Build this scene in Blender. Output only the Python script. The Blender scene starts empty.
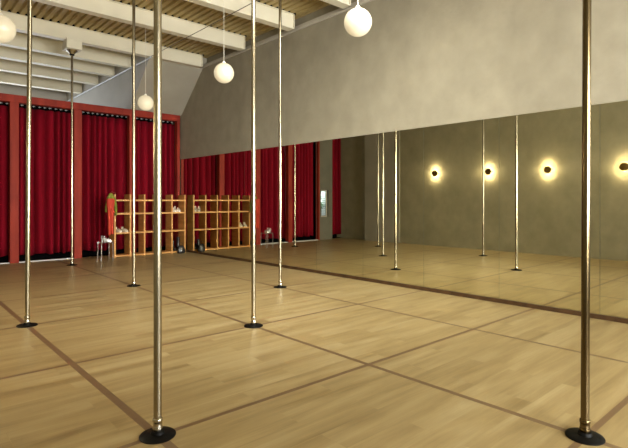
import bpy, bmesh, math, random
from mathutils import Vector, Matrix
S = 1.35                      # metres per eye height; X = towards the mirrors, Y = along the mirrors, Z up
scene = bpy.context.scene
C = scene.collection
TH = 0.7315
def V(x, y, z): return Vector((x * S, y * S, z * S))

# ------------------------------------------------------------------ camera, world, light, exposure
cam_d = bpy.data.cameras.new('camera'); cam = bpy.data.objects.new('camera', cam_d); C.objects.link(cam)
cam.location = V(0, 0, 1); cam.rotation_euler = (math.pi / 2, 0, -TH)
cam_d.sensor_width = 36; cam_d.lens = 485.065 / 628 * 36; cam_d.shift_y = -23.64 / 628
cam_d.clip_start = .03
scene.camera = cam
scene.view_settings.view_transform = 'Standard'; scene.view_settings.look = 'None'
scene.view_settings.exposure = 1.22; scene.view_settings.gamma = 1
w = bpy.data.worlds.new('world'); scene.world = w; w.use_nodes = True
w.node_tree.nodes['Background'].inputs[0].default_value = (.75, .87, 1, 1)
w.node_tree.nodes['Background'].inputs[1].default_value = 1.0
def area(name, loc, target, sx, sy, power, col, spread=180):
    l = bpy.data.lights.new(name, 'AREA'); l.shape = 'RECTANGLE'; l.size = sx; l.size_y = sy
    l.energy = power; l.color = col; l.spread = math.radians(spread)
    o = bpy.data.objects.new(name, l); C.objects.link(o); o.location = loc
    o.rotation_euler = (Vector(target) - Vector(loc)).to_track_quat('-Z', 'Y').to_euler(); return o
# added fill lamps near the camera, and daylight assumed at glazing behind the curtains
area('near_end_fill', V(1.3, -2.45, 1.5), V(4.2, 4.2, 1.5), 2.4, 2.2, 92, (1, .98, .90), 75)  # added fill lamp, aimed at the right wall and floor
area('near_end_fill_right', V(3.3, -2.45, 1.5), V(3.3, 6, 9.0), 2.0, 2.2, 370, (1, 1, 1))  # added fill lamp, tilted up to brighten the ceiling and spare the floor
area('overhead_fill', V(2.4, 2.2, 3.30), V(3.3, 4.9, 0), 3.4, 1.4, 58, (1, .97, .86), 100)  # added overhead fill lamp; the deck above has no opening
area('assumed_back_daylight', V(1.7, 12.75, 1.9), V(1.7, 6, 2.6), 4.4, 3.4, 62, (.93, .96, 1))  # lamp for daylight assumed from the bluish light above the frame
SCONCE_W = 15
GLOBE_E = 0.20

# ------------------------------------------------------------------ materials
def mat(name, col, rough=.6, metal=0, spec=.5):
    m = bpy.data.materials.new(name); m.use_nodes = True; b = m.node_tree.nodes['Principled BSDF']
    b.inputs['Base Color'].default_value = (*col, 1); b.inputs['Roughness'].default_value = rough
    b.inputs['Metallic'].default_value = metal; b.inputs['Specular IOR Level'].default_value = spec
    return m
def N(m, t): return m.node_tree.nodes.new(t)
def L(m, a, b): m.node_tree.links.new(a, b)
def noisy(m, c1, c2, scale=(3, 3, 3), detail=6, lo=.3, hi=.7, bump=0, bscale=None):
    b = m.node_tree.nodes['Principled BSDF']
    tc = N(m, 'ShaderNodeTexCoord'); mp = N(m, 'ShaderNodeMapping'); mp.inputs['Scale'].default_value = scale
    L(m, tc.outputs['Object'], mp.inputs[0])
    n = N(m, 'ShaderNodeTexNoise'); n.inputs['Scale'].default_value = 1; n.inputs['Detail'].default_value = detail
    L(m, mp.outputs[0], n.inputs['Vector'])
    r = N(m, 'ShaderNodeValToRGB'); r.color_ramp.elements[0].position = lo; r.color_ramp.elements[1].position = hi
    r.color_ramp.elements[0].color = (*c1, 1); r.color_ramp.elements[1].color = (*c2, 1)
    L(m, n.outputs['Fac'], r.inputs[0]); L(m, r.outputs[0], b.inputs['Base Color'])
    if bump:
        n2 = N(m, 'ShaderNodeTexNoise'); n2.inputs['Scale'].default_value = bscale or 30; n2.inputs['Detail'].default_value = 4
        L(m, tc.outputs['Object'], n2.inputs['Vector'])
        bp = N(m, 'ShaderNodeBump'); bp.inputs['Strength'].default_value = bump; bp.inputs['Distance'].default_value = .01
        L(m, n2.outputs['Fac'], bp.inputs['Height']); L(m, bp.outputs[0], b.inputs['Normal'])
    return m
PL = noisy(mat('grey_brown_lime_plaster', (.3, .26, .2), .85, spec=.2), (.255, .23, .167), (.315, .285, .208), (3.5, 3.5, 3.0), 12, .3, .72, .30, 16)
PLL = noisy(mat('olive_lime_plaster', (.3, .26, .2), .85, spec=.2), (.26, .235, .15), (.33, .298, .196), (3, 3, 2.6), 12, .3, .72, .2, 14)
PILA = noisy(mat('pale_grey_plaster', (.4, .37, .3), .85, spec=.2), (.30, .275, .215), (.36, .33, .26), (1.2, 1.2, 1.6), 8, .3, .7, .1, 14)
GREYP = noisy(mat('mid_grey_plaster', (.15, .14, .11), .85, spec=.2), (.125, .12, .095), (.165, .155, .12), (1.5, 1.5, 1.6), 8, .3, .7, .1, 14)
WHT = noisy(mat('white_painted_board', (.6, .58, .53), .7), (.40, .385, .35), (.47, .45, .41), (1.2, 1.2, 1.2), 6)
CREAM = noisy(mat('cream_steel_paint', (.6, .55, .42), .55), (.62, .575, .43), (.70, .65, .50), (.7, 2, 2), 6, .3, .7)
DECK = noisy(mat('cream_deck_paint_shaded', (.4, .32, .16), .6), (.36, .27, .105), (.43, .33, .14), (1, 1, 1), 5)  # same cream as the beams, darkened to tan: its shade is in the colour
TRIM = mat('grey_trim_paint', (.46, .43, .36), .6)
RAILW = mat('white_conduit_paint', (.45, .46, .46), .4)
CABLE = mat('dark_cable', (.10, .085, .06), .6)
RED = noisy(mat('red_stained_timber', (.4, .04, .02), .6, spec=.2), (.20, .018, .010), (.34, .036, .018), (6, 6, 1.2), 8, .3, .72, .1, 25)
BLK = mat('black_powder_coat', (.002, .002, .002), .5, spec=.12)
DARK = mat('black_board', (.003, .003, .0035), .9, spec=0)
SILL = mat('white_sill', (.85, .87, .9), .5)
SKIRT = noisy(mat('dark_brown_wood_strip', (.1, .05, .02), .4), (.035, .017, .007), (.075, .036, .014), (1, 8, 8), 5)
OAK = noisy(mat('golden_plywood', (.5, .27, .09), .5), (.42, .19, .042), (.62, .31, .085), (2, 2, 12), 7, .3, .7)
STEEL_DARKREFL = mat('steel_dark_reflections', (.15, .11, .055), .22, 1)  # right pole's steel, with the dark surroundings it reflects put into the colour
STEEL = mat('brushed_brass_toned_steel', (.36, .315, .225), .26, 1)
BRASS = mat('aged_brass', (.25, .17, .06), .38, 1)
SILVER = mat('silver_collar', (.5, .46, .38), .2, 1)
EDGE = mat('mirror_edge', (.12, .14, .10), .3, .3)
MIRR = mat('mirror_glass', (.77, .76, .62), 0.0, 1)
CHROME = mat('chrome', (.85, .85, .85), .12, 1)
HOOKM = mat('white_curtain_hook', (.5, .5, .5), .4)
ACR = mat('clear_acrylic', (.9, .93, .95), .05); ACR.node_tree.nodes['Principled BSDF'].inputs['Transmission Weight'].default_value = .9
CREAMSHOE = noisy(mat('cream_leather', (.7, .6, .45), .45), (.60, .50, .36), (.75, .65, .5), (20, 20, 20))
WHITESHOE = mat('white_patent', (.75, .66, .52), .3)
SILSHOE = mat('silver_glitter', (.8, .8, .8), .3, .6)
BLKLEA = noisy(mat('black_leather', (.02, .02, .02), .35), (.008, .007, .007), (.03, .026, .024), (15, 15, 15))
GREEN = noisy(mat('olive_green_cloth', (.2, .24, .02), .9), (.07, .09, .008), (.22, .25, .022), (25, 25, 12))
REDC = noisy(mat('scarlet_cloth', (.6, .04, .015), .8), (.38, .024, .009), (.56, .045, .015), (14, 14, 8))
BOT = mat('white_plastic', (.85, .8, .68), .35)
LEAF = noisy(mat('green_leaf', (.05, .18, .03), .6), (.01, .06, .01), (.06, .2, .03), (30, 30, 30))
GLASSB = mat('window_glass', (.9, .95, 1), .02); GLASSB.node_tree.nodes['Principled BSDF'].inputs['Transmission Weight'].default_value = 1
CORD = mat('white_cord', (.75, .72, .62), .5)
def velvet():
    m = mat('crimson_velvet', (.2, .005, .012), .85, spec=.1)
    noisy(m, (.165, .0018, .0085), (.225, .0032, .0135), (6, 6, .8), 4)
    b = m.node_tree.nodes['Principled BSDF']; b.inputs['Sheen Weight'].default_value = .08
    b.inputs['Sheen Tint'].default_value = (.8, .05, .08, 1); return m
VEL = velvet()
def emis(name, col, s):
    m = bpy.data.materials.new(name); m.use_nodes = True; nt = m.node_tree; b = nt.nodes['Principled BSDF']
    b.inputs['Base Color'].default_value = (.42, .38, .29, 1); b.inputs['Roughness'].default_value = .25
    b.inputs['Emission Color'].default_value = (*col, 1); b.inputs['Emission Strength'].default_value = s; return m
GLOBE = emis('lit_opal_glass', (1.0, .84, .54), GLOBE_E)
BULB = emis('lit_sconce_lens', (1, .78, .42), 8)
BRICK = mat('white_brick', (.8, .8, .78), .8)
def brickify(m):
    b = m.node_tree.nodes['Principled BSDF']; tc = N(m, 'ShaderNodeTexCoord'); mp = N(m, 'ShaderNodeMapping')
    mp.inputs['Rotation'].default_value = (math.pi / 2, 0, 0)
    t = N(m, 'ShaderNodeTexBrick'); t.inputs['Scale'].default_value = 1; t.inputs['Brick Width'].default_value = .22; t.inputs['Row Height'].default_value = .075
    t.inputs['Mortar Size'].default_value = .012; t.inputs['Color1'].default_value = (.8, .82, .82, 1); t.inputs['Color2'].default_value = (.68, .71, .72, 1); t.inputs['Mortar'].default_value = (.3, .32, .32, 1)
    L(m, tc.outputs['Object'], mp.inputs[0]); L(m, mp.outputs[0], t.inputs['Vector']); L(m, t.outputs[0], b.inputs['Base Color'])
brickify(BRICK)

GX = [.8826, 2.2206, 3.4372]; GY0, GS = -.4565, 1.2173
def floor_mat():
    m = mat('oak_laminate_floor', (.4, .27, .12), .36, spec=.45); b = m.node_tree.nodes['Principled BSDF']
    tc = N(m, 'ShaderNodeTexCoord')
    br = N(m, 'ShaderNodeTexBrick'); br.inputs['Scale'].default_value = 1
    br.inputs['Brick Width'].default_value = 1.35; br.inputs['Row Height'].default_value = GS * S / 8; br.inputs['Mortar Size'].default_value = .0012
    br.inputs['Mortar Smooth'].default_value = .3; br.offset = .37; br.offset_frequency = 2
    br.inputs['Color1'].default_value = (0, 0, 0, 1); br.inputs['Color2'].default_value = (1, 1, 1, 1); br.inputs['Mortar'].default_value = (.2, .2, .2, 1)
    sh = N(m, 'ShaderNodeMapping'); sh.inputs['Location'].default_value = (.3, -GY0 * S, 0)
    L(m, tc.outputs['Object'], sh.inputs[0]); L(m, sh.outputs[0], br.inputs['Vector'])
    # plank tone + long grain
    mp = N(m, 'ShaderNodeMapping'); mp.inputs['Scale'].default_value = (.75, 7.5, 1); L(m, tc.outputs['Object'], mp.inputs[0])
    ad = N(m, 'ShaderNodeVectorMath'); ad.operation = 'MULTIPLY_ADD'; L(m, br.outputs['Color'], ad.inputs[0]); ad.inputs[1].default_value = (7, 3, 5); L(m, mp.outputs[0], ad.inputs[2])
    n1 = N(m, 'ShaderNodeTexNoise'); n1.inputs['Scale'].default_value = 1; n1.inputs['Detail'].default_value = 7; n1.inputs['Roughness'].default_value = .55; n1.inputs['Distortion'].default_value = .5
    L(m, ad.outputs[0], n1.inputs['Vector'])
    mp2 = N(m, 'ShaderNodeMapping'); mp2.inputs['Scale'].default_value = (3, 70, 1); L(m, tc.outputs['Object'], mp2.inputs[0])
    n2 = N(m, 'ShaderNodeTexNoise'); n2.inputs['Scale'].default_value = 1; n2.inputs['Detail'].default_value = 3; L(m, mp2.outputs[0], n2.inputs['Vector'])
    r = N(m, 'ShaderNodeValToRGB'); e = r.color_ramp.elements
    e[0].position = .29; e[0].color = (.205, .143, .057, 1); e[1].position = .72; e[1].color = (.375, .297, .152, 1)
    k = e.new(.52); k.color = (.31, .231, .104, 1)
    L(m, n1.outputs['Fac'], r.inputs[0])
    def mix(bt, f, a, c):
        x = N(m, 'ShaderNodeMix'); x.data_type = 'RGBA'; x.blend_type = bt
        if isinstance(f, float): x.inputs[0].default_value = f
        else: L(m, f, x.inputs[0])
        for s_, v in ((6, a), (7, c)):
            if isinstance(v, tuple): x.inputs[s_].default_value = v
            else: L(m, v, x.inputs[s_])
        return x.outputs[2]
    tone = N(m, 'ShaderNodeMapRange'); tone.inputs[3].default_value = .965; tone.inputs[4].default_value = 1.03
    L(m, br.outputs['Color'], tone.inputs[0])
    g = N(m, 'ShaderNodeMapRange'); g.inputs[3].default_value = .84; g.inputs[4].default_value = 1.16; L(m, n2.outputs['Fac'], g.inputs[0])
    c = mix('MULTIPLY', 1.0, r.outputs[0], tone.outputs[0]); c = mix('MULTIPLY', 1.0, c, g.outputs[0])
    # inlaid dark strips on a grid
    xyz = N(m, 'ShaderNodeSeparateXYZ'); L(m, tc.outputs['Object'], xyz.inputs[0])
    def mth(op, *a):
        x = N(m, 'ShaderNodeMath'); x.operation = op
        for i, v in enumerate(a):
            if isinstance(v, (int, float)): x.inputs[i].default_value = v
            else: L(m, v, x.inputs[i])
        return x.outputs[0]
    masks = [mth('COMPARE', xyz.outputs[0], gx * S, hw) for gx, hw in zip(GX, (.027, .023, .021))]
    yy = mth('PINGPONG', mth('SUBTRACT', xyz.outputs[1], GY0 * S), GS * S / 2)
    yn = mth('FLOORED_MODULO', mth('ADD', mth('SUBTRACT', xyz.outputs[1], GY0 * S), GS * S * 8.5), GS * S)
    masks.append(mth('COMPARE', yn, GS * S / 2, .020))
    tot = masks[0]
    for k_ in masks[1:]: tot = mth('MAXIMUM', tot, k_)
    strip = mix('MULTIPLY', 1.0, (.150, .092, .045, 1), g.outputs[0])
    c = mix('MIX', tot, c, strip)
    L(m, c, b.inputs['Base Color'])
    rr = N(m, 'ShaderNodeMapRange'); rr.inputs[3].default_value = .28; rr.inputs[4].default_value = .44; L(m, n1.outputs['Fac'], rr.inputs[0]); L(m, rr.outputs[0], b.inputs['Roughness'])
    return m
FLOOR = floor_mat()

# ------------------------------------------------------------------ mesh helpers (all in eye-height units unless 'm' is said)
def box(bm, x0, x1, y0, y1, z0, z1):
    vs = [bm.verts.new(V(x, y, z)) for x in (x0, x1) for y in (y0, y1) for z in (z0, z1)]
    for f in ((0, 1, 3, 2), (4, 6, 7, 5), (0, 4, 5, 1), (2, 3, 7, 6), (0, 2, 6, 4), (1, 5, 7, 3)):
        bm.faces.new([vs[i] for i in f])
def prism(bm, pts, axis, a, b):      # pts 2-D outline, extruded along axis from a to b
    def mk(p, t):
        if axis == 'x': return V(t, p[0], p[1])
        if axis == 'y': return V(p[0], t, p[1])
        return V(p[0], p[1], t)
    A = [bm.verts.new(mk(p, a)) for p in pts]; B = [bm.verts.new(mk(p, b)) for p in pts]; n = len(pts)
    bm.faces.new(A[::-1]); bm.faces.new(B)
    for i in range(n): bm.faces.new((A[i], A[(i + 1) % n], B[(i + 1) % n], B[i]))
def lathe(bm, prof, cx, cy, n=32, z0=0):   # prof = [(radius, z)] in metres, centre in metres
    rings = []
    for r, z in prof:
        if r < 1e-6: rings.append([bm.verts.new((cx, cy, z0 + z))])
        else: rings.append([bm.verts.new((cx + r * math.cos(2 * math.pi * i / n), cy + r * math.sin(2 * math.pi * i / n), z0 + z)) for i in range(n)])
    for a, b in zip(rings, rings[1:]):
        for i in range(n):
            j = (i + 1) % n
            q = [a[i % len(a)], a[j % len(a)], b[j % len(b)], b[i % len(b)]]
            u = []
            for v in q:
                if v not in u: u.append(v)
            if len(u) > 2: bm.faces.new(u)
def tube(bm, pts, r, n=10, close=True):
    pts = [Vector(p) for p in pts]; rings = []
    R = r if isinstance(r, (list, tuple)) else [r] * len(pts)
    for i, p in enumerate(pts):
        t = (pts[min(i + 1, len(pts) - 1)] - pts[max(i - 1, 0)]).normalized()
        up = Vector((0, 0, 1)) if abs(t.z) < .95 else Vector((0, 1, 0))
        a = t.cross(up).normalized(); b = t.cross(a)
        rings.append([bm.verts.new(p + (a * math.cos(2 * math.pi * k / n) + b * math.sin(2 * math.pi * k / n)) * R[i]) for k in range(n)])
    for u, v in zip(rings, rings[1:]):
        for k in range(n): bm.faces.new((u[k], u[(k + 1) % n], v[(k + 1) % n], v[k]))
    if close: bm.faces.new(rings[0]); bm.faces.new(rings[-1][::-1])
def obj(name, bm, m, parent=None, smooth=False, bevel=0, loc=None):
    bmesh.ops.recalc_face_normals(bm, faces=bm.faces)
    me = bpy.data.meshes.new(name)
    if loc is not None: bmesh.ops.translate(bm, verts=bm.verts, vec=-Vector(loc))
    bm.to_mesh(me); bm.free(); me.materials.append(m)
    if smooth:
        for p in me.polygons: p.use_smooth = True
    o = bpy.data.objects.new(name, me); C.objects.link(o)
    if loc is not None and parent is None: o.location = loc
    if parent: o.parent = parent
    if bevel:
        b = o.modifiers.new('bevel', 'BEVEL'); b.width = bevel; b.segments = 2; b.limit_method = 'ANGLE'
    if smooth and not bevel:
        try: me.set_sharp_from_angle(angle=math.radians(45))
        except Exception: pass
    return o
def empty(name, loc=(0, 0, 0), rz=0):
    o = bpy.data.objects.new(name, None); C.objects.link(o); o.location = loc; o.rotation_euler.z = rz
    o.empty_display_size = .1; return o
def tag(o, label, cat, group=None):
    o['label'] = label; o['category'] = cat
    if group: o['group'] = group
    return o
def struct(name, bm, m, parent=None, **k):
    o = obj(name, bm, m, parent, **k)
    if not parent: o['kind'] = 'structure'
    return o
def copy_tree(o, parent=None):
    c = o.copy(); C.objects.link(c)
    if parent: c.parent = parent
    for ch in list(o.children): copy_tree(ch, c)
    return c
def NB(): return bmesh.new()

# ------------------------------------------------------------------ room
YB = 8.998; XL = -.13; YN = -2.6; YE = 13.0; HB = 3.44; HD = 3.66; XA = 3.46
WM = lambda y: 4.538 - .0086 * y
bm = NB(); box(bm, -.6, 4.9, YN - .1, YE + .1, -.08, 0); struct('floor', bm, FLOOR)
# mirrored wall: lower part, a ledge under the ceiling, recessed upper part
bm = NB(); prism(bm, [(WM(YN) + .012, YN), (WM(9.32) + .012, 9.32), (4.9, 9.32), (4.9, YN)], 'z', 0, 3.45); 
prism(bm, [(4.57, YN), (4.57, 9.32), (4.9, 9.32), (4.9, YN)], 'z', 3.45, HD + .1)
struct('wall_right', bm, PL)
bm = NB(); prism(bm, [(WM(YN) - .012, YN), (WM(8.2) - .012, 8.2), (4.62, 8.2), (4.62, YN)], 'z', 3.452, 3.478)
prism(bm, [(4.52, YN), (4.50, 8.2), (4.62, 8.2), (4.62, YN)], 'z', 3.478, 3.525)
struct('trim_2', bm, TRIM)
bm = NB(); box(bm, -.6, XL - .03, YN, 8.1, 0, HD + .1); box(bm, XL - .03, XL, YN, 7.03, 0, HD + .02)
box(bm, -.6, -.31, 8.1, YE, 0, HD + .1)
struct('wall_left', bm, PLL)
bm = NB(); box(bm, XL - .03, XL + .015, 7.03, 8.1, 0, HD + .02); struct('trim_3', bm, PILA)
# near end wall (behind the camera), with two unseen windows added for the light
bm = NB()
xs = [-.6, .45, 2.2, 2.55, 4.1, 4.9]; 
for a, b in ((-.6, .45), (2.2, 2.55), (4.1, 4.9)): box(bm, a, b, YN - .15, YN, 0, HD + .1)
for a, b in ((.45, 2.2), (2.55, 4.1)): box(bm, a, b, YN - .15, YN, 0, .6); box(bm, a, b, YN - .15, YN, 2.5, HD + .1)
struct('wall_front', bm, PL)
def window(name, x0, x1, y0, y1, z0, z1, nx, nz, m=WHT):
    t = .03
    bm = NB(); box(bm, x0, x0 + t, y0, y1, z0, z1); box(bm, x1 - t, x1, y0, y1, z0, z1); box(bm, x0 + t, x1 - t, y0, y1, z0, z0 + t); box(bm, x0 + t, x1 - t, y0, y1, z1 - t, z1)
    for i in range(1, nx):
        x = x0 + (x1 - x0) * i / nx; box(bm, x - t / 3, x + t / 3, y0, y1, z0 + t, z1 - t)
    for i in range(1, nz):
        z = z0 + (z1 - z0) * i / nz; box(bm, x0 + t, x1 - t, y0 + .003, y1 - .003, z - t / 3, z + t / 3)
    o = struct(name, bm, m)
    bm = NB(); ym = (y0 + y1) / 2; box(bm, x0 + t, x1 - t, ym - .003, ym + .003, z0 + t, z1 - t); obj('glass_pane', bm, GLASSB, o); return o
window('added_window_1', .45, 2.2, YN - .12, YN - .06, .6, 2.5, 3, 2)  # unseen window added along with the near-end fill lamp
window('added_window_2', 2.55, 4.1, YN - .12, YN - .06, .6, 2.5, 3, 2)  # second unseen window, added beside the upward fill lamp
# space behind the curtains
bm = NB(); box(bm, -.6, 4.9, YE, YE + .1, 0, .25); box(bm, -.6, 4.9, YE, YE + .1, 3.3, HD + .1); box(bm, XA, 4.9, YE, YE + .1, .25, 3.3); box(bm, -.6, -.05, YE, YE + .1, .25, 3.3)
struct('wall_back', bm, WHT)
window('assumed_window_3', -.05, XA, YE + .02, YE + .07, .25, 3.3, 5, 3)  # glazing assumed from the daylight behind the curtains
bm = NB(); box(bm, XA, 4.9, 9.32, YE, 0, HD + .1); prism(bm, [(9.32, HD), (8.10, HD), (8.10, HB), (8.93, 2.685), (9.32, 2.685)], 'x', XA, 4.9)
struct('wall_alcove', bm, WHT)
bm = NB(); prism(bm, [(8.097, HD), (8.097, HB - .003), (8.925, 2.685), (8.93, 2.687), (8.10, HB), (8.10, HD)], 'x', XA + .004, 4.62)
struct('wall_soffit', bm, PILA)
# corrugated deck
bm = NB(); p = .105; x = -.6; prof = []
while x < 4.9:
    prof += [(x, HD), (x + p * .56, HD), (x + p * .64, HD + .032), (x + p * .90, HD + .032)]; x += p
prof.append((x, HD)); top = [(x, HD + .09), (-.6, HD + .09)]
lo = [[bm.verts.new(V(a, y, z)) for a, z in prof] for y in (YN, YE)]
for i in range(len(prof) - 1): bm.faces.new((lo[0][i], lo[0][i + 1], lo[1][i + 1], lo[1][i]))
tp = [[bm.verts.new(V(a, y, z)) for a, z in ((-.6, HD + .1), (x, HD + .1))] for y in (YN, YE)]
bm.faces.new((tp[0][0], tp[0][1], tp[1][1], tp[1][0]))
struct('ceiling', bm, DECK)

# beams
def beam_mesh(x0, x1, w_):
    bm = NB(); h = HD - HB - .004; f = .018
    prism(bm, [(0, 0), (w_, 0), (w_, f), (w_ - .022, f), (w_ - .022, h - .012), (w_, h - .012), (w_, h), (0, h), (0, h - .012), (.022, h - .012), (.022, f), (0, f)], 'x', 0, x1 - x0)
    return bm
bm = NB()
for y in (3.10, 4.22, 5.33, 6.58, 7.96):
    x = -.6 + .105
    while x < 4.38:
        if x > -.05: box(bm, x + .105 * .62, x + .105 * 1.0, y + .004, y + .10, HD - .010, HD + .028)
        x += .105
struct('flute_shade_blocks', bm, DARK)  # black blocks stand for the shade inside the open deck flutes
beams = [(3.10, 'cream steel ceiling beam nearest the near end wall, above the right globe'),
         (4.22, 'cream steel ceiling beam ending behind the right globe lamp, top right'),
         (5.33, 'cream steel ceiling beam cut by the top edge, second nearest whose end shows'),
         (6.58, 'cream steel ceiling beam ending just above the middle globe lamp'),
         (7.96, 'cream steel beam carrying the boxed pole mount, resting over the slanted soffit'),
         (8.85, 'short cream beam first behind the one with the boxed pole mount'),
         (9.68, 'short cream beam second behind the one with the boxed pole mount'),
         (10.62, 'short cream beam third behind the boxed pole mount, two above the curtain frame'),
         (11.72, 'short cream beam lowest in view, just above the red curtain frame')]
for y, lab in beams:
    x1 = 4.40 if y < 8.5 else XA - .012
    o = obj('ceiling_beam', beam_mesh(-.13, x1, .13), CREAM, loc=(0, 0, 0)); o.location = V(-.115, y, HB)
    if y > 8.5:
        o.location = V(-.30, y, HB); o.scale.x = (x1 + .30) / (x1 + .13)
    else:
        bm = NB(); box(bm, x1 - .115 + .115 - .0, x1 + .012, .0, .13, 0, HD - HB - .004)
        bmesh.ops.translate(bm, verts=bm.verts, vec=V(.115, 0, 0)); obj('end_plate', bm, CREAM, o)
    tag(o, lab, 'beam', 'cream ceiling beams')
# conduit along the top edge of the rear side wall, thin cable carried on forwards under the beams
bm = NB(); tube(bm, [V(3.425, 7.94, 3.42), V(3.425, 12.9, 3.42)], .021, 10); tag(obj('ceiling_conduit', bm, RAILW, smooth=True), 'white conduit along the top of the grey wall behind the curtain frame', 'conduit')
bm = NB(); tube(bm, [V(3.425, 3.0, 3.432), V(3.425, 7.93, 3.432)], .006, 6); tag(obj('ceiling_cable', bm, CABLE, smooth=True), 'thin dark cable running under the cream beams towards the white conduit', 'cable')

# curtain frame
XP0, PS = 1.6107, .9479
px = [XP0 + PS * k for k in (-1, 0, 1, 2)]
fr = empty('timber_partition', V(2.5, 8.95, 0)); fr_inv = V(2.5, 8.95, 0)
def part(name, bm, m, root, **k):
    bmesh.ops.translate(bm, verts=bm.verts, vec=-root.location); return obj(name, bm, m, root, **k)
FY0, FY1 = 8.93, 9.05
bm = NB(); box(bm, px[0] - .02, 4.45, FY0, FY1, 2.565, 2.683); part('header_beam', bm, RED, fr, bevel=.006)
for x in px[1:]:
    bm = NB(); box(bm, x - .062, x + .062, FY0 + .004, FY1, 0, 2.565); part('post', bm, RED, fr, bevel=.006)
bm = NB(); box(bm, 4.392, 4.45, FY0 + .004, FY1, 0, 2.565); part('post', bm, RED, fr, bevel=.006)
bm = NB(); box(bm, px[0] - .02, px[0] + .02, FY0 + .004, FY1, 0, 2.565); part('post', bm, RED, fr, bevel=.006)
tag(fr, 'red stained timber frame of posts and header holding the curtains', 'partition')
# grey pier with narrow window, at the left end
PX0, PX1, NX0, NX1, NZ0, NZ1 = .195, .64, .335, .60, .58, 1.265
bm = NB(); box(bm, PX0, NX0, 8.94, 9.06, 0, 2.9); box(bm, NX1, PX1, 8.94, 9.06, 0, 2.9); box(bm, NX0, NX1, 8.94, 9.06, 0, NZ0); box(bm, NX0, NX1, 8.94, 9.06, NZ1, 2.9); box(bm, -.31, PX1, 8.94, 9.06, 2.9, HD)
struct('wall_pier', bm, GREYP)
window('window_4', NX0, NX1, 8.99, 9.02, NZ0, NZ1, 1, 1, TRIM)
bm = NB(); box(bm, .21, .62, 9.36, 9.42, 0, 2.2); box(bm, .197, .21, 9.06, 9.42, 0, 2.2); box(bm, .60, .62, 9.06, 9.36, 0, 2.2); struct('wall_courtyard', bm, BRICK)
bm = NB(); box(bm, .622, .630, 9.06, 9.42, 0, 2.9); struct('light_block_panel', bm, DARK)  # added black panel, stops daylight leaking past the curtain edge
area('courtyard_daylight_lamp', V(.39, 9.2, 2.1), V(.36, 9.24, .9), .3, .2, 48, (.88, .95, 1))  # added lamp standing in for daylight on the brick behind the window
random.seed(5)
pl = empty('potted_shrub', V(.33, 9.21, 0))
bm = NB(); lathe(bm, [(0, 0), (.08, 0), (.11, .22), (.1, .22), (.09, .2), (0, .2)], 0, 0, 20); obj('plant_pot', bm, mat('clay', (.3, .14, .07), .8), pl, smooth=True)
bm = NB(); tube(bm, [(0, 0, .2), (.01, 0, .7), (0, .01, 1.2)], .008, 8); obj('stem', bm, SKIRT, pl)
bm = NB()
for i in range(90):
    a = random.random() * 6.28; z = random.uniform(1.05, 1.28); r = random.uniform(.0, .07)
    c = Vector((r * math.cos(a), r * math.sin(a), z)); d = Vector((math.cos(a), math.sin(a), random.uniform(-.4, .8))).normalized() * .06
    s_ = d.cross(Vector((random.random(), random.random(), 1))).normalized() * .022
    v = [bm.verts.new(c), bm.verts.new(c + d * .5 + s_), bm.verts.new(c + d), bm.verts.new(c + d * .5 - s_)]; bm.faces.new(v)
obj('foliage', bm, LEAF, pl)
tag(pl, 'small green shrub outside the narrow window reflected in the mirror', 'plant')

# curtains
def curtain(x0, x1, lab, seed, zb=.10, zt=2.520, per=.132):
    rnd = random.Random(seed); root = empty('curtain', V((x0 + x1) / 2, 9.11, 0))
    n = int((x1 - x0) / .0065); ph = 0; pts = []
    u = 0; k = []
    x = x0; phase = rnd.random() * 6
    while x < x1:
        k.append((x, phase)); dx = .0065; x += dx
        phase += 2 * math.pi * dx / (per * (1 + .35 * math.sin(3.1 * x / per * .37 + seed)))
    bm = NB(); nz = 14; rows = []
    for j in range(nz + 1):
        t = j / nz; z = zb + (zt - zb) * t; row = []
        am = .068 * (1.0 - .2 * t) 
        for (x, p_) in k:
            s_ = 1 - 2 * abs(math.sin(p_ / 2 + .10 * math.sin(2.2 * t + x * 9))) ** .75; y = 9.16 + am * s_ * (1 + .25 * math.sin(p_ * .31 + seed)) 
            hem = (.012 * math.sin(p_ * .5 + seed)) * (1 - t) ** 3
            row.append(bm.verts.new(V(x + .006 * math.cos(p_) * (1 - .3 * t), y, z + hem)))
        rows.append(row)
    for a, b in zip(rows, rows[1:]):
        for i in range(len(k) - 1): bm.faces.new((a[i], a[i + 1], b[i + 1], b[i]))
    o = part('fabric', bm, VEL, root, smooth=True); sm = o.modifiers.new('thick', 'SOLIDIFY'); sm.thickness = .004
    bm = NB(); box(bm, x0 + .004, x1 - .004, 9.10, 9.125, zt + .045, zt + .060); part('rail', bm, DARK, root)
    x = x0 + .035; first = None
    while x < x1 - .03:
        if first is None:
            bm = NB(); box(bm, x - .020, x + .020, 9.075, 9.083, zt + .030, zt + .037); box(bm, x - .003, x + .003, 9.083, 9.11, zt + .024, zt + .046); first = part('curtain_hook', bm, HOOKM, root); fx = x
        else:
            c_ = first.copy(); C.objects.link(c_); c_.parent = root; c_.location = ((x - fx) * S, 0, 0)
        x += .085 * (1 + rnd.uniform(-.1, .1))
    return tag(root, lab, 'curtain', 'crimson curtains of the rear wall')
curtain(-.30, PX0 - .006, 'narrow crimson curtain right of the grey pier, seen only in the mirror', 1, zt=2.80)
curtain(px[0] - .02, px[1] - .01, 'crimson curtain at the left edge of the photo', 2)
curtain(px[1] + .012, px[2] - .01, 'crimson curtain directly behind the far boxed-mount pole, two left of the shelf', 3)
curtain(px[2] + .012, px[3] - .01, 'crimson curtain behind the left end of the cubby shelf', 4)
curtain(px[3] + .012, 4.42, 'crimson curtain next to the mirrors, behind the right end of the shelf', 5)
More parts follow.
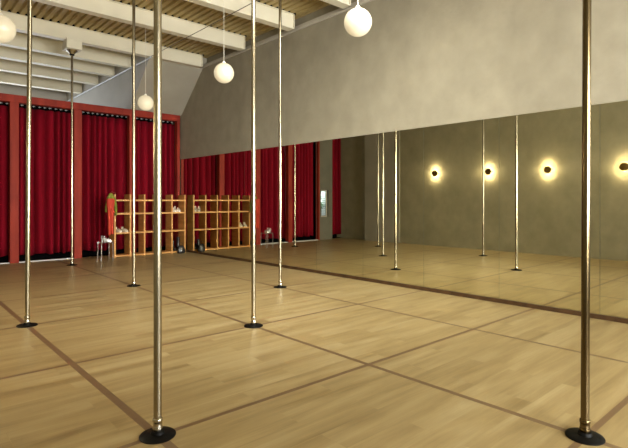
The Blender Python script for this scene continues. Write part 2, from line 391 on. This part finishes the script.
bm = NB(); box(bm, px[0], 4.44, 9.27, 9.30, .0, .55); box(bm, px[0], 4.44, 9.27, 9.30, 2.40, 2.68); box(bm, px[0], 4.44, 9.05, 9.27, .001, .006); box(bm, -.31, .19, 9.27, 9.30, 0, 2.9); box(bm, -.31, .19, 9.07, 9.27, .001, .006); struct('plinth_and_light_blocks', bm, DARK)  # low plinth, with added black boards and strips blocking daylight leaks round the curtains
bm = NB(); [box(bm, a, b, 8.945, 9.045, .001, .010) for a, b in ((px[0] + .03, px[1] - .066), (px[1] + .066, px[2] - .066))]; struct('trim_5', bm, SILL)

# ------------------------------------------------------------------ mirrors
seams = [.53, 1.433, 2.322, 3.199, 4.10, 4.956, 5.814, 6.695, 7.57, 8.451, 8.925]
mlab = ['mirror panel nearest the camera, just beyond the right edge of the photo',
        'mirror panel at the right edge, reflecting the rightmost brass wall light',
        'tall mirror panel crossed by the dark-coloured near right pole, reflecting a single wall light',
        'tall mirror panel reflecting the two leftmost brass wall lights',
        'tall mirror panel reflecting three steel poles close together',
        'tall mirror panel reflecting the narrow window and grey pier',
        'tall mirror panel reflecting the farthest pole and the end of the long curtain',
        'tall mirror panel reflecting a red post just right of a steel pole',
        'tall mirror panel reflecting the outer end of the cubby shelf',
        'tall mirror panel reflecting the wall end of the cubby shelf',
        'narrow mirror panel in the corner, partly hidden by the real cubby shelf']
MZ0, MZ1 = .040, 1.812
for i, (a, b) in enumerate(zip([-.35] + seams, seams)):
    g = .0014; off = 0
    a_, b_ = a + g, b - g
    bm = NB(); prism(bm, [(WM(a_) + off, a_), (WM(b_) + off, b_), (WM(b_) + .009, b_), (WM(a_) + .009, a_)], 'z', MZ0, MZ1)
    o = obj('mirror_panel', bm, MIRR); o.data.materials.append(EDGE)
    for f in o.data.polygons:
        if f.normal.x > -.9: f.material_index = 1
    tag(o, mlab[i], 'mirror', 'mirror panels along the right wall')
bm = NB(); prism(bm, [(WM(YN) - .016, YN), (WM(8.92) - .016, 8.92), (WM(8.92) + .01, 8.92), (WM(YN) + .01, YN)], 'z', 0, MZ0 - .002); struct('baseboard_right', bm, SKIRT, bevel=.003)

# ------------------------------------------------------------------ poles
def pole_proto(TOP):
    root = empty('dance_pole')
    bm = NB(); lathe(bm, [(0, 0), (.101, 0), (.102, .004), (.098, .009), (.04, .016), (.035, .03), (.033, .032), (0, .032)], 0, 0, 48); obj('base_plate', bm, BLK, root, smooth=True)
    bm = NB(); lathe(bm, [(0, .032), (.0225, .032), (.0225, TOP - .24), (0, TOP - .24)], 0, 0, 28); obj('tube', bm, STEEL, root, smooth=True)
    bm = NB(); lathe(bm, [(.0226, .035), (.0275, .035), (.0285, .042), (.0285, .052), (.0262, .056), (.0262, .082), (.0285, .086), (.0285, .096), (.0262, .102), (.0226, .104)], 0, 0, 28); obj('collar', bm, SILVER, root, smooth=True)
    z = TOP
    bm = NB(); lathe(bm, [(0, z - .255), (.045, z - .255), (.055, z - .235), (.105, z - .185), (.11, z - .175), (0, z - .175)], 0, 0, 28); f = obj('ceiling_socket', bm, SILVER, root, smooth=True)
    bm = NB(); lathe(bm, [(.0228, z - .275), (.047, z - .275), (.047, z - .252), (.0228, z - .252)], 0, 0, 28); obj('gasket', bm, BLK, f, smooth=True)
    bm = NB()
    for x0, x1, y0, y1, z0, z1 in ((-.150, .150, -.18, .13, z - .175, z - .002), (-.150, .150, -.18, -.150, z - .002, z + .035))[:2 if TOP < 4.7 else 1]:
        vs = [bm.verts.new((x, y, q)) for x in (x0, x1) for y in (y0, y1) for q in (z0, z1)]
        for ff in ((0, 1, 3, 2), (4, 6, 7, 5), (0, 4, 5, 1), (2, 3, 7, 6), (0, 2, 6, 4), (1, 5, 7, 3)): bm.faces.new([vs[i] for i in ff])
    obj('mount_box', bm, CREAM, root, bevel=.004)
    return root
pp = pole_proto(HD * S); p_beam = pole_proto(HB * S)
poles = [(0, 2, 'nearest steel pole, left of centre, black disc at the bottom edge', 0),
         (1, 1, 'steel pole, dark reflections in its colour, at the right of the photo, black disc at the bottom edge', 0),
         (0, 4, 'steel pole at the left edge passing the cut-off globe lamp', 0),
         (1, 3, 'steel pole just right of the middle globe lamp, second nearest base left of centre', 0),
         (2, 4, 'steel pole closest to the mirror skirting, right of the centre-left pole', 0),
         (1, 5, 'thin steel pole in front of the cubby shelf, immediately left of the nearest pole', 0),
         (1, 7, 'farthest steel pole, its boxed mount on a ceiling beam by the curtains', 0),
         (0, 6, 'steel pole seen only in the mirror, leftmost of three reflected close together', 0)]
for n, (i, j, lab, _) in enumerate(poles):
    o = pp if n == 0 else p_beam if j == 7 else copy_tree(pp)
    o.location = (GX[i] * S, (GY0 + GS * j) * S, 0)
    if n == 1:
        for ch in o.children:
            if ch.name.startswith(('tube', 'collar')): ch.data = ch.data.copy(); ch.data.materials[0] = STEEL_DARKREFL
    if n in (1, 2): a_ = (0, .005, .0085)[n]; o.rotation_euler = (.668 * a_, .744 * a_, 0)
    tag(o, lab, 'dance pole', 'floor to ceiling steel poles')

# ------------------------------------------------------------------ globe lamps
def globe_proto(R=.15, Z=2.42):
    root = empty('globe_pendant_lamp')
    bm = NB(); bmesh.ops.create_uvsphere(bm, u_segments=40, v_segments=24, radius=R); obj('glass_globe', bm, GLOBE, root, smooth=True)
    bm = NB(); lathe(bm, [(0, R + .028), (.014, R + .028), (.026, R + .012), (.028, R - .004), (0, R - .004)], 0, 0, 20); obj('lamp_holder', bm, CORD, root, smooth=True)
    bm = NB(); lathe(bm, [(.0035, R + .02), (.0035, (HD - Z) * S - .001), (0, (HD - Z) * S - .001)], 0, 0, 8); obj('cord', bm, CORD, root, smooth=True)
    bm = NB(); q = (HD - Z) * S; lathe(bm, [(0, q - .03), (.045, q - .03), (.055, q - .01), (.055, q - .001), (0, q - .001)], 0, 0, 20); obj('ceiling_rose', bm, CORD, root, smooth=True)
    return root
gp = globe_proto()
for n, (x, y, lab) in enumerate([(2.845, 2.645, 'lit opal globe lamp at the top, rightmost and largest, hanging by a white cord'),
                                 (2.868, 4.70, 'lit opal globe lamp in the middle, hanging before the plaster wall'),
                                 (2.895, 6.90, 'lit opal globe lamp smallest and farthest, seen beside the nearest pole'),
                                 ]):
    o = gp if n == 0 else copy_tree(gp); o.location = V(x, y, 2.42)
    tag(o, lab, 'pendant lamp', 'opal globe pendant lamps')

o = globe_proto(.172, 2.63); o.location = V(.862, 5.41, 2.63)
tag(o, 'lit opal globe lamp cut off by the left edge of the photo', 'pendant lamp', 'opal globe pendant lamps')

# ------------------------------------------------------------------ wall lights on the left wall (seen in the mirrors)
def xl(bm):      # lathe built along z -> turn to stick out along +x
    bmesh.ops.rotate(bm, verts=bm.verts, cent=(0, 0, 0), matrix=Matrix.Rotation(math.pi / 2, 3, 'Y'))
def sconce_proto():
    root = empty('wall_sconce')
    bm = NB(); lathe(bm, [(0, 0), (.045, 0), (.045, .012), (0, .012)], 0, 0, 28); xl(bm); obj('back_plate', bm, BRASS, root, smooth=True)
    bm = NB(); lathe(bm, [(0, .050), (.088, .050), (.092, .054), (.090, .062), (.05, .072), (.022, .074), (.020, .080), (0, .082)], 0, 0, 40); xl(bm); obj('front_disc', bm, BRASS, root, smooth=True)
    bm = NB()
    for s_ in (-1, 1):
        vs = [bm.verts.new((x, s_ * y, z)) for x in (.012, .058) for y in (.02, .118) for z in (-.007, .007)]
        for ff in ((0, 1, 3, 2), (4, 6, 7, 5), (0, 4, 5, 1), (2, 3, 7, 6), (0, 2, 6, 4), (1, 5, 7, 3)): bm.faces.new([vs[k] for k in ff])
    obj('side_arm', bm, BRASS, root)
    for s_ in (-1, 1):
        bm = NB(); lathe(bm, [(0, .012), (.012, .012), (.012, .05), (0, .05)], 0, 0, 14); xl(bm)
        bmesh.ops.translate(bm, verts=bm.verts, vec=(0, 0, s_ * .045)); obj('lens', bm, BULB, root, smooth=True)
    for s_ in (-1, 1):
        l = bpy.data.lights.new('sconce_bulb', 'POINT'); l.energy = SCONCE_W; l.color = (1, .84, .57); l.shadow_soft_size = .012
        lo_ = bpy.data.objects.new('sconce_bulb', l); C.objects.link(lo_); lo_.parent = root; lo_.location = (.030, 0, s_ * .075)
    return root
sp = sconce_proto()
for n, (y, z, lab) in enumerate([(2.45, 1.553, 'brass disc wall light at the right edge of the mirror reflection'),
                                 (3.67, 1.56, 'brass disc wall light reflected just left of the near right pole'),
                                 (4.82, 1.575, 'brass disc wall light reflected touching a thin pole reflection'),
                                 (6.06, 1.59, 'brass disc wall light leftmost in the mirror reflection')]):
    o = sp if n == 0 else copy_tree(sp); o.location = V(XL + .0005, y, z)
    tag(o, lab, 'wall light', 'brass wall lights')

# ------------------------------------------------------------------ cubby shelf
UX = [3.053, 3.322, 3.580, 3.842, 4.108, 4.372]; SY0, SY1 = 8.57, 8.82
sh = empty('cubby_shelf', V(3.71, 8.68, 0)); T = .014
BZ = [.012, .426, .765, 1.0]
for k, x in enumerate(UX):
    bm = NB(); box(bm, x - T, x + T, SY0, SY1, 0, 1.105); part('side_panel' if k in (0, 5) else 'divider', bm, OAK, sh, bevel=.002)
for k, z in enumerate(BZ):
    for a, b in zip(UX, UX[1:]):
        bm = NB(); box(bm, a + T, b - T, SY0 + .002, SY1, z - .0 if k == 0 else z - T, z + 2 * T if k == 0 else z + T); part('shelf_board', bm, OAK, sh)
tag(sh, 'golden plywood cubby shelf, five columns wide, in front of the curtains', 'shelf')

# shoes
def shoe_mesh(heel=.07, L_=.23, W=.075, upper=.05, plat=.02):
    """x forward (toe), metres"""
    sole = NB(); n = 16; rows = []
    for i in range(n + 1):
        t = i / n; x = t * L_
        w_ = W * .5 * (.62 + .38 * math.sin(min(1, t / .75) * math.pi / 2)) * (1 if t < .85 else math.sqrt(max(0, 1 - ((t - .85) / .16) ** 2)))
        z = plat + heel * (1 - min(1, t / .62)) ** 1.3
        rows.append((x, w_, z))
    q = [[sole.verts.new((x, s_ * w_, z + dz)) for s_, dz in ((-1, -plat), (1, -plat), (1, .004), (-1, .004))] for x, w_, z in rows]
    for a, b in zip(q, q[1:]):
        for k in range(4): sole.faces.new((a[k], a[(k + 1) % 4], b[(k + 1) % 4], b[k]))
    sole.faces.new(q[0]); sole.faces.new(q[-1][::-1])
    z0 = heel
    hb = NB(); lathe(hb, [(0, 0), (.012, 0), (.013, .01), (.02, z0), (0, z0)], .022, 0, 12)
    ups = []
    for x0, hh in ((.60, upper), (.78, upper * .62)):      # two straps over the toes
        rng = [(x0 + d) * L_ for d in (-.07, .07)]
        A = []; up = NB(); ups.append(up)
        for x in rng:
            i = min(n, int(x / L_ * n)); w_ = rows[i][1] + .003; zb = rows[i][2]
            A.append([up.verts.new((x, -w_ * math.cos(a), zb + hh * math.sin(a))) for a in [math.pi * k / 10 for k in range(11)]])
        for k in range(10): up.faces.new((A[0][k], A[0][k + 1], A[1][k + 1], A[1][k]))
    # heel counter
    A = []; up = NB(); ups.append(up)
    for zz in (0, upper * .6):
        A.append([up.verts.new((.03 - .03 * math.cos(a), W * .33 * math.sin(a), rows[0][2] + zz)) for a in [-1.5 + 3 * k / 8 for k in range(9)]])
    for k in range(8): up.faces.new((A[0][k], A[0][k + 1], A[1][k + 1], A[1][k]))
    return sole, ups, hb
def shoe(kind, m, loc, rz, lab, group=None, **k):
    root = empty(kind, loc, rz); s_, u_, h_ = shoe_mesh(**k)
    obj('sole', s_, m, root, smooth=True); obj('heel', h_, m, root, smooth=True)
    for nm, b_ in zip(('strap', 'strap', 'heel_counter'), u_):
        u = obj(nm, b_, m, root, smooth=True); md = u.modifiers.new('t', 'SOLIDIFY'); md.thickness = .005
    return tag(root, lab, 'shoe', group)
z2 = BZ[1] * S + T * S + .0005; z3 = BZ[2] * S + T * S + .0005
for x, d, lab in ((3.15, 0, 'cream high heeled shoe in the leftmost cubby, the left one'), (3.262, .0, 'cream high heeled shoe in the leftmost cubby, the right one')):
    shoe('high_heel_shoe', CREAMSHOE, V(x - .045, 8.70 - d, 0) + Vector((0, 0, z2)), -1.2, lab, 'cream heels in the leftmost cubby', heel=.06, upper=.045, L_=.19, W=.085, plat=.035)
for x, rz, lab in ((4.15, -.9, 'white strappy heel in the upper right cubby, left of its pair'), (4.235, -.95, 'white strappy heel in the upper right cubby, right of its pair')):
    shoe('high_heel_shoe', WHITESHOE, V(x, 8.75, 0) + Vector((0, 0, z3)), rz, lab, 'white heels in the upper right cubby', heel=.065, upper=.075, L_=.18, W=.08, plat=.035)
# white bottle
bt = empty('plastic_bottle', V(3.803, 8.66, 0) + Vector((0, 0, z2)))
bm = NB(); lathe(bm, [(0, 0), (.026, 0), (.03, .006), (.03, .12), (.026, .14), (.013, .152), (.013, .16), (0, .16)], 0, 0, 24); obj('body', bm, BOT, bt, smooth=True)
bm = NB(); lathe(bm, [(0, .160), (.015, .160), (.015, .19), (0, .19)], 0, 0, 20); obj('cap', bm, BOT, bt, smooth=True)
tag(bt, 'small white bottle in a middle cubby, seen only in the mirror', 'bottle')
# black boots in / before the bottom right cubby
def boot(loc, rz, lab, lean=0, shaft=.26):
    root = empty('ankle_boot', loc, rz)
    bm = NB(); rings = []
    prof = [(0, .036, .045), (.04, .04, .05), (.09, .038, .045), (.14, .04, .044), (shaft, .05, .048)]
    def ring(cx, cz, rx, ry, tilt, n=18):
        r_ = []
        for k in range(n):
            a = 2 * math.pi * k / n; v = Vector((rx * math.cos(a), ry * math.sin(a), 0)); v.rotate(Matrix.Rotation(tilt, 3, 'Y')); r_.append(bm.verts.new(v + Vector((cx, 0, cz))))
        return r_
    spec = [(.20, .035, .012, .02, 1.5), (.185, .045, .03, .034, 1.45), (.14, .055, .042, .040, 1.3), (.09, .085, .055, .040, .95), (.055, .13, .052, .036, .45), (.04 + lean * .3, .18, .044, .036, .1), (.04 + lean, shaft, .055, .045, 0)]
    rs = [ring(*s_) for s_ in spec]
    for a, b in zip(rs, rs[1:]):
        for k in range(18): bm.faces.new((a[k], a[(k + 1) % 18], b[(k + 1) % 18], b[k]))
    bm.faces.new(rs[0])
    # heel counter fill
    hb = [ring(.045, z, .045, .036, 0) for z in (.04, .09, .14)]
    for a, b in zip(hb, hb[1:]):
        for k in range(18): bm.faces.new((a[k], a[(k + 1) % 18], b[(k + 1) % 18], b[k]))
    bm.faces.new(hb[0])
    obj('upper', bm, BLKLEA, root, smooth=True)
    bm = NB(); prism(bm, [(0, 0), (.055 / S, 0), (.075 / S, .03 / S), (.10 / S, .012 / S), (.215 / S, .0), (.225 / S, .022 / S), (.10 / S, .04 / S), (0, .05 / S)], 'y', -.034 / S, .034 / S); obj('sole', bm, BLKLEA, root, bevel=.003)
    return tag(root, lab, 'boot', 'black boots by the bottom right cubby')
z1 = (BZ[0] + 2 * T) * S + .0005
boot(V(4.185, 8.76, 0) + Vector((0, 0, z1)), -1.5, 'black ankle boot standing in the bottom right cubby, left of two', .0, .25)
boot(V(4.30, 8.76, 0) + Vector((0, 0, z1)), -1.5708, 'taller black ankle boot in the bottom right cubby beside the mirror', .02, .34)
bm = NB()
random.seed(3); R_ = []
for j, (z, rx, ry) in enumerate([(0, .06, .035), (.004, .095, .05), (.04, .11, .06), (.10, .10, .055), (.17, .07, .035), (.20, .05, .012)]):
    R_.append([bm.verts.new((rx * math.cos(a) * (1 + .1 * math.sin(3 * a + j)), ry * math.sin(a) * (1 + .12 * math.sin(4 * a + j * 2)), z)) for a in [2 * math.pi * k / 24 for k in range(24)]])
for a, b in zip(R_, R_[1:]):
    for k in range(24): bm.faces.new((a[k], a[(k + 1) % 24], b[(k + 1) % 24], b[k]))
bm.faces.new(R_[0][::-1]); bm.faces.new(R_[-1])
bg = obj('drawstring_bag', bm, BLKLEA, smooth=True); bg.location = V(4.25, 8.49, 0) + Vector((0, 0, .0005))
bm = NB(); tube(bm, [(-.03, 0, .19), (-.035, .0, .25), (0, 0, .275), (.035, 0, .25), (.03, 0, .19)], .005, 8); obj('handle', bm, BLKLEA, bg, smooth=True)
tag(bg, 'small black bag slumped on the floor before the bottom right cubby', 'bag')

# ------------------------------------------------------------------ clothes hanging on the shelf's left side
def cloth_tube(spec, m, name, parent, fold=.15, nf=5, n=28):
    """spec rows: (x, y, z, rx, ry) metres, local; folded cross-section"""
    bm = NB(); R_ = []
    for j, (x, y, z, rx, ry) in enumerate(spec):
        R_.append([bm.verts.new((x + rx * math.cos(a) * (1 + fold * math.sin(nf * a + j * .35)), y + ry * math.sin(a) * (1 + fold * 1.4 * math.sin(nf * a + j * .35)), z)) for a in [2 * math.pi * k / n for k in range(n)]])
    for a, b in zip(R_, R_[1:]):
        for k in range(n): bm.faces.new((a[k], a[(k + 1) % n], b[(k + 1) % n], b[k]))
    bm.faces.new(R_[0][::-1]); bm.faces.new(R_[-1])
    return obj(name, bm, m, parent, smooth=True)
tr = empty('hanging_trousers', V(2.94, 8.455, 0))
cloth_tube([(0, 0, .86 * S, .070, .032), (0, 0, .92 * S, .085, .035), (0, 0, .99 * S, .088, .032), (.0, 0, 1.03 * S, .078, .026)], REDC, 'waist', tr, .08)
for s_, dz in ((-1, 0), (1, .02)):
    cloth_tube([(s_ * .034 + .004, 0, .41 * S + dz, .026, .026), (s_ * .03, 0, .50 * S, .030, .028), (s_ * .03, 0, .66 * S, .032, .030), (s_ * .034, 0, .80 * S, .037, .033), (s_ * .036, 0, .90 * S, .040, .034)], REDC, 'trouser_leg', tr, .12)
tag(tr, 'scarlet trousers hanging from the left end of the cubby shelf', 'trousers')
ja = empty('hanging_jacket', V(2.965, 8.52, 0))
cloth_tube([(0, 0, .83 * S, .075, .022), (0, 0, .95 * S, .085, .026), (0, 0, 1.05 * S, .075, .025), (0, 0, 1.12 * S, .03, .02)], GREEN, 'body', ja, .1)
cloth_tube([(.115, -.0, .74 * S, .022, .024), (.11, -.0, .82 * S, .032, .032), (.10, -.0, .93 * S, .036, .034), (.07, -.0, 1.04 * S, .032, .03), (.03, 0, 1.09 * S, .02, .02)], GREEN, 'sleeve', ja, .15)
cloth_tube([(-.105, 0, .80 * S, .02, .02), (-.10, 0, .88 * S, .026, .026), (-.08, 0, .97 * S, .03, .028), (-.05, 0, 1.06 * S, .028, .026), (-.02, 0, 1.09 * S, .02, .02)], GREEN, 'sleeve', ja, .15)
bm = NB(); tube(bm, [(0, 0, 1.10 * S), (0, 0, 1.135 * S), (.03, 0, 1.15 * S), (.10, .02, 1.125 * S), (.112, .02, 1.108 * S)], .003, 6); obj('hanger_hook', bm, CHROME, ja)
tag(ja, 'olive green jacket hanging behind the scarlet trousers on the shelf end', 'jacket')
# clear stool with silver shoes
st = empty('clear_stool', V(2.80, 8.30, 0)); sw = .125
sz = .315
bm = NB(); R_ = []
for z in (sz * S - .018, sz * S):
    R_.append([bm.verts.new((math.copysign(abs(math.cos(a)) ** .5, math.cos(a)) * .15, math.copysign(abs(math.sin(a)) ** .5, math.sin(a)) * .15, z)) for a in [2 * math.pi * (k + .5) / 32 for k in range(32)]])
for k in range(32): bm.faces.new((R_[0][k], R_[0][(k + 1) % 32], R_[1][(k + 1) % 32], R_[1][k]))
bm.faces.new(R_[0][::-1]); bm.faces.new(R_[1]); obj('seat', bm, ACR, st)
for sx in (-1, 1):
    for sy in (-1, 1):
        bm = NB(); tube(bm, [(sx * sw, sy * sw, 0), (sx * sw * .95, sy * sw * .95, sz * S - .0185)], .011, 12); obj('leg', bm, ACR, st, smooth=True)
tag(st, 'clear acrylic stool with slim legs left of the cubby shelf', 'stool')
for x, y, rz, lab in ((2.755, 8.33, -.35, 'silver platform heel on the clear stool, the one nearer the curtain'), (2.765, 8.24, -.25, 'silver platform heel on the clear stool, the one nearer the camera')):
    shoe('high_heel_shoe', SILSHOE, V(x, y, 0) + Vector((-.02, .0, sz * S + .0005)), rz, lab, 'silver heels on the clear stool', heel=.07, upper=.045, L_=.17, W=.075, plat=.035)
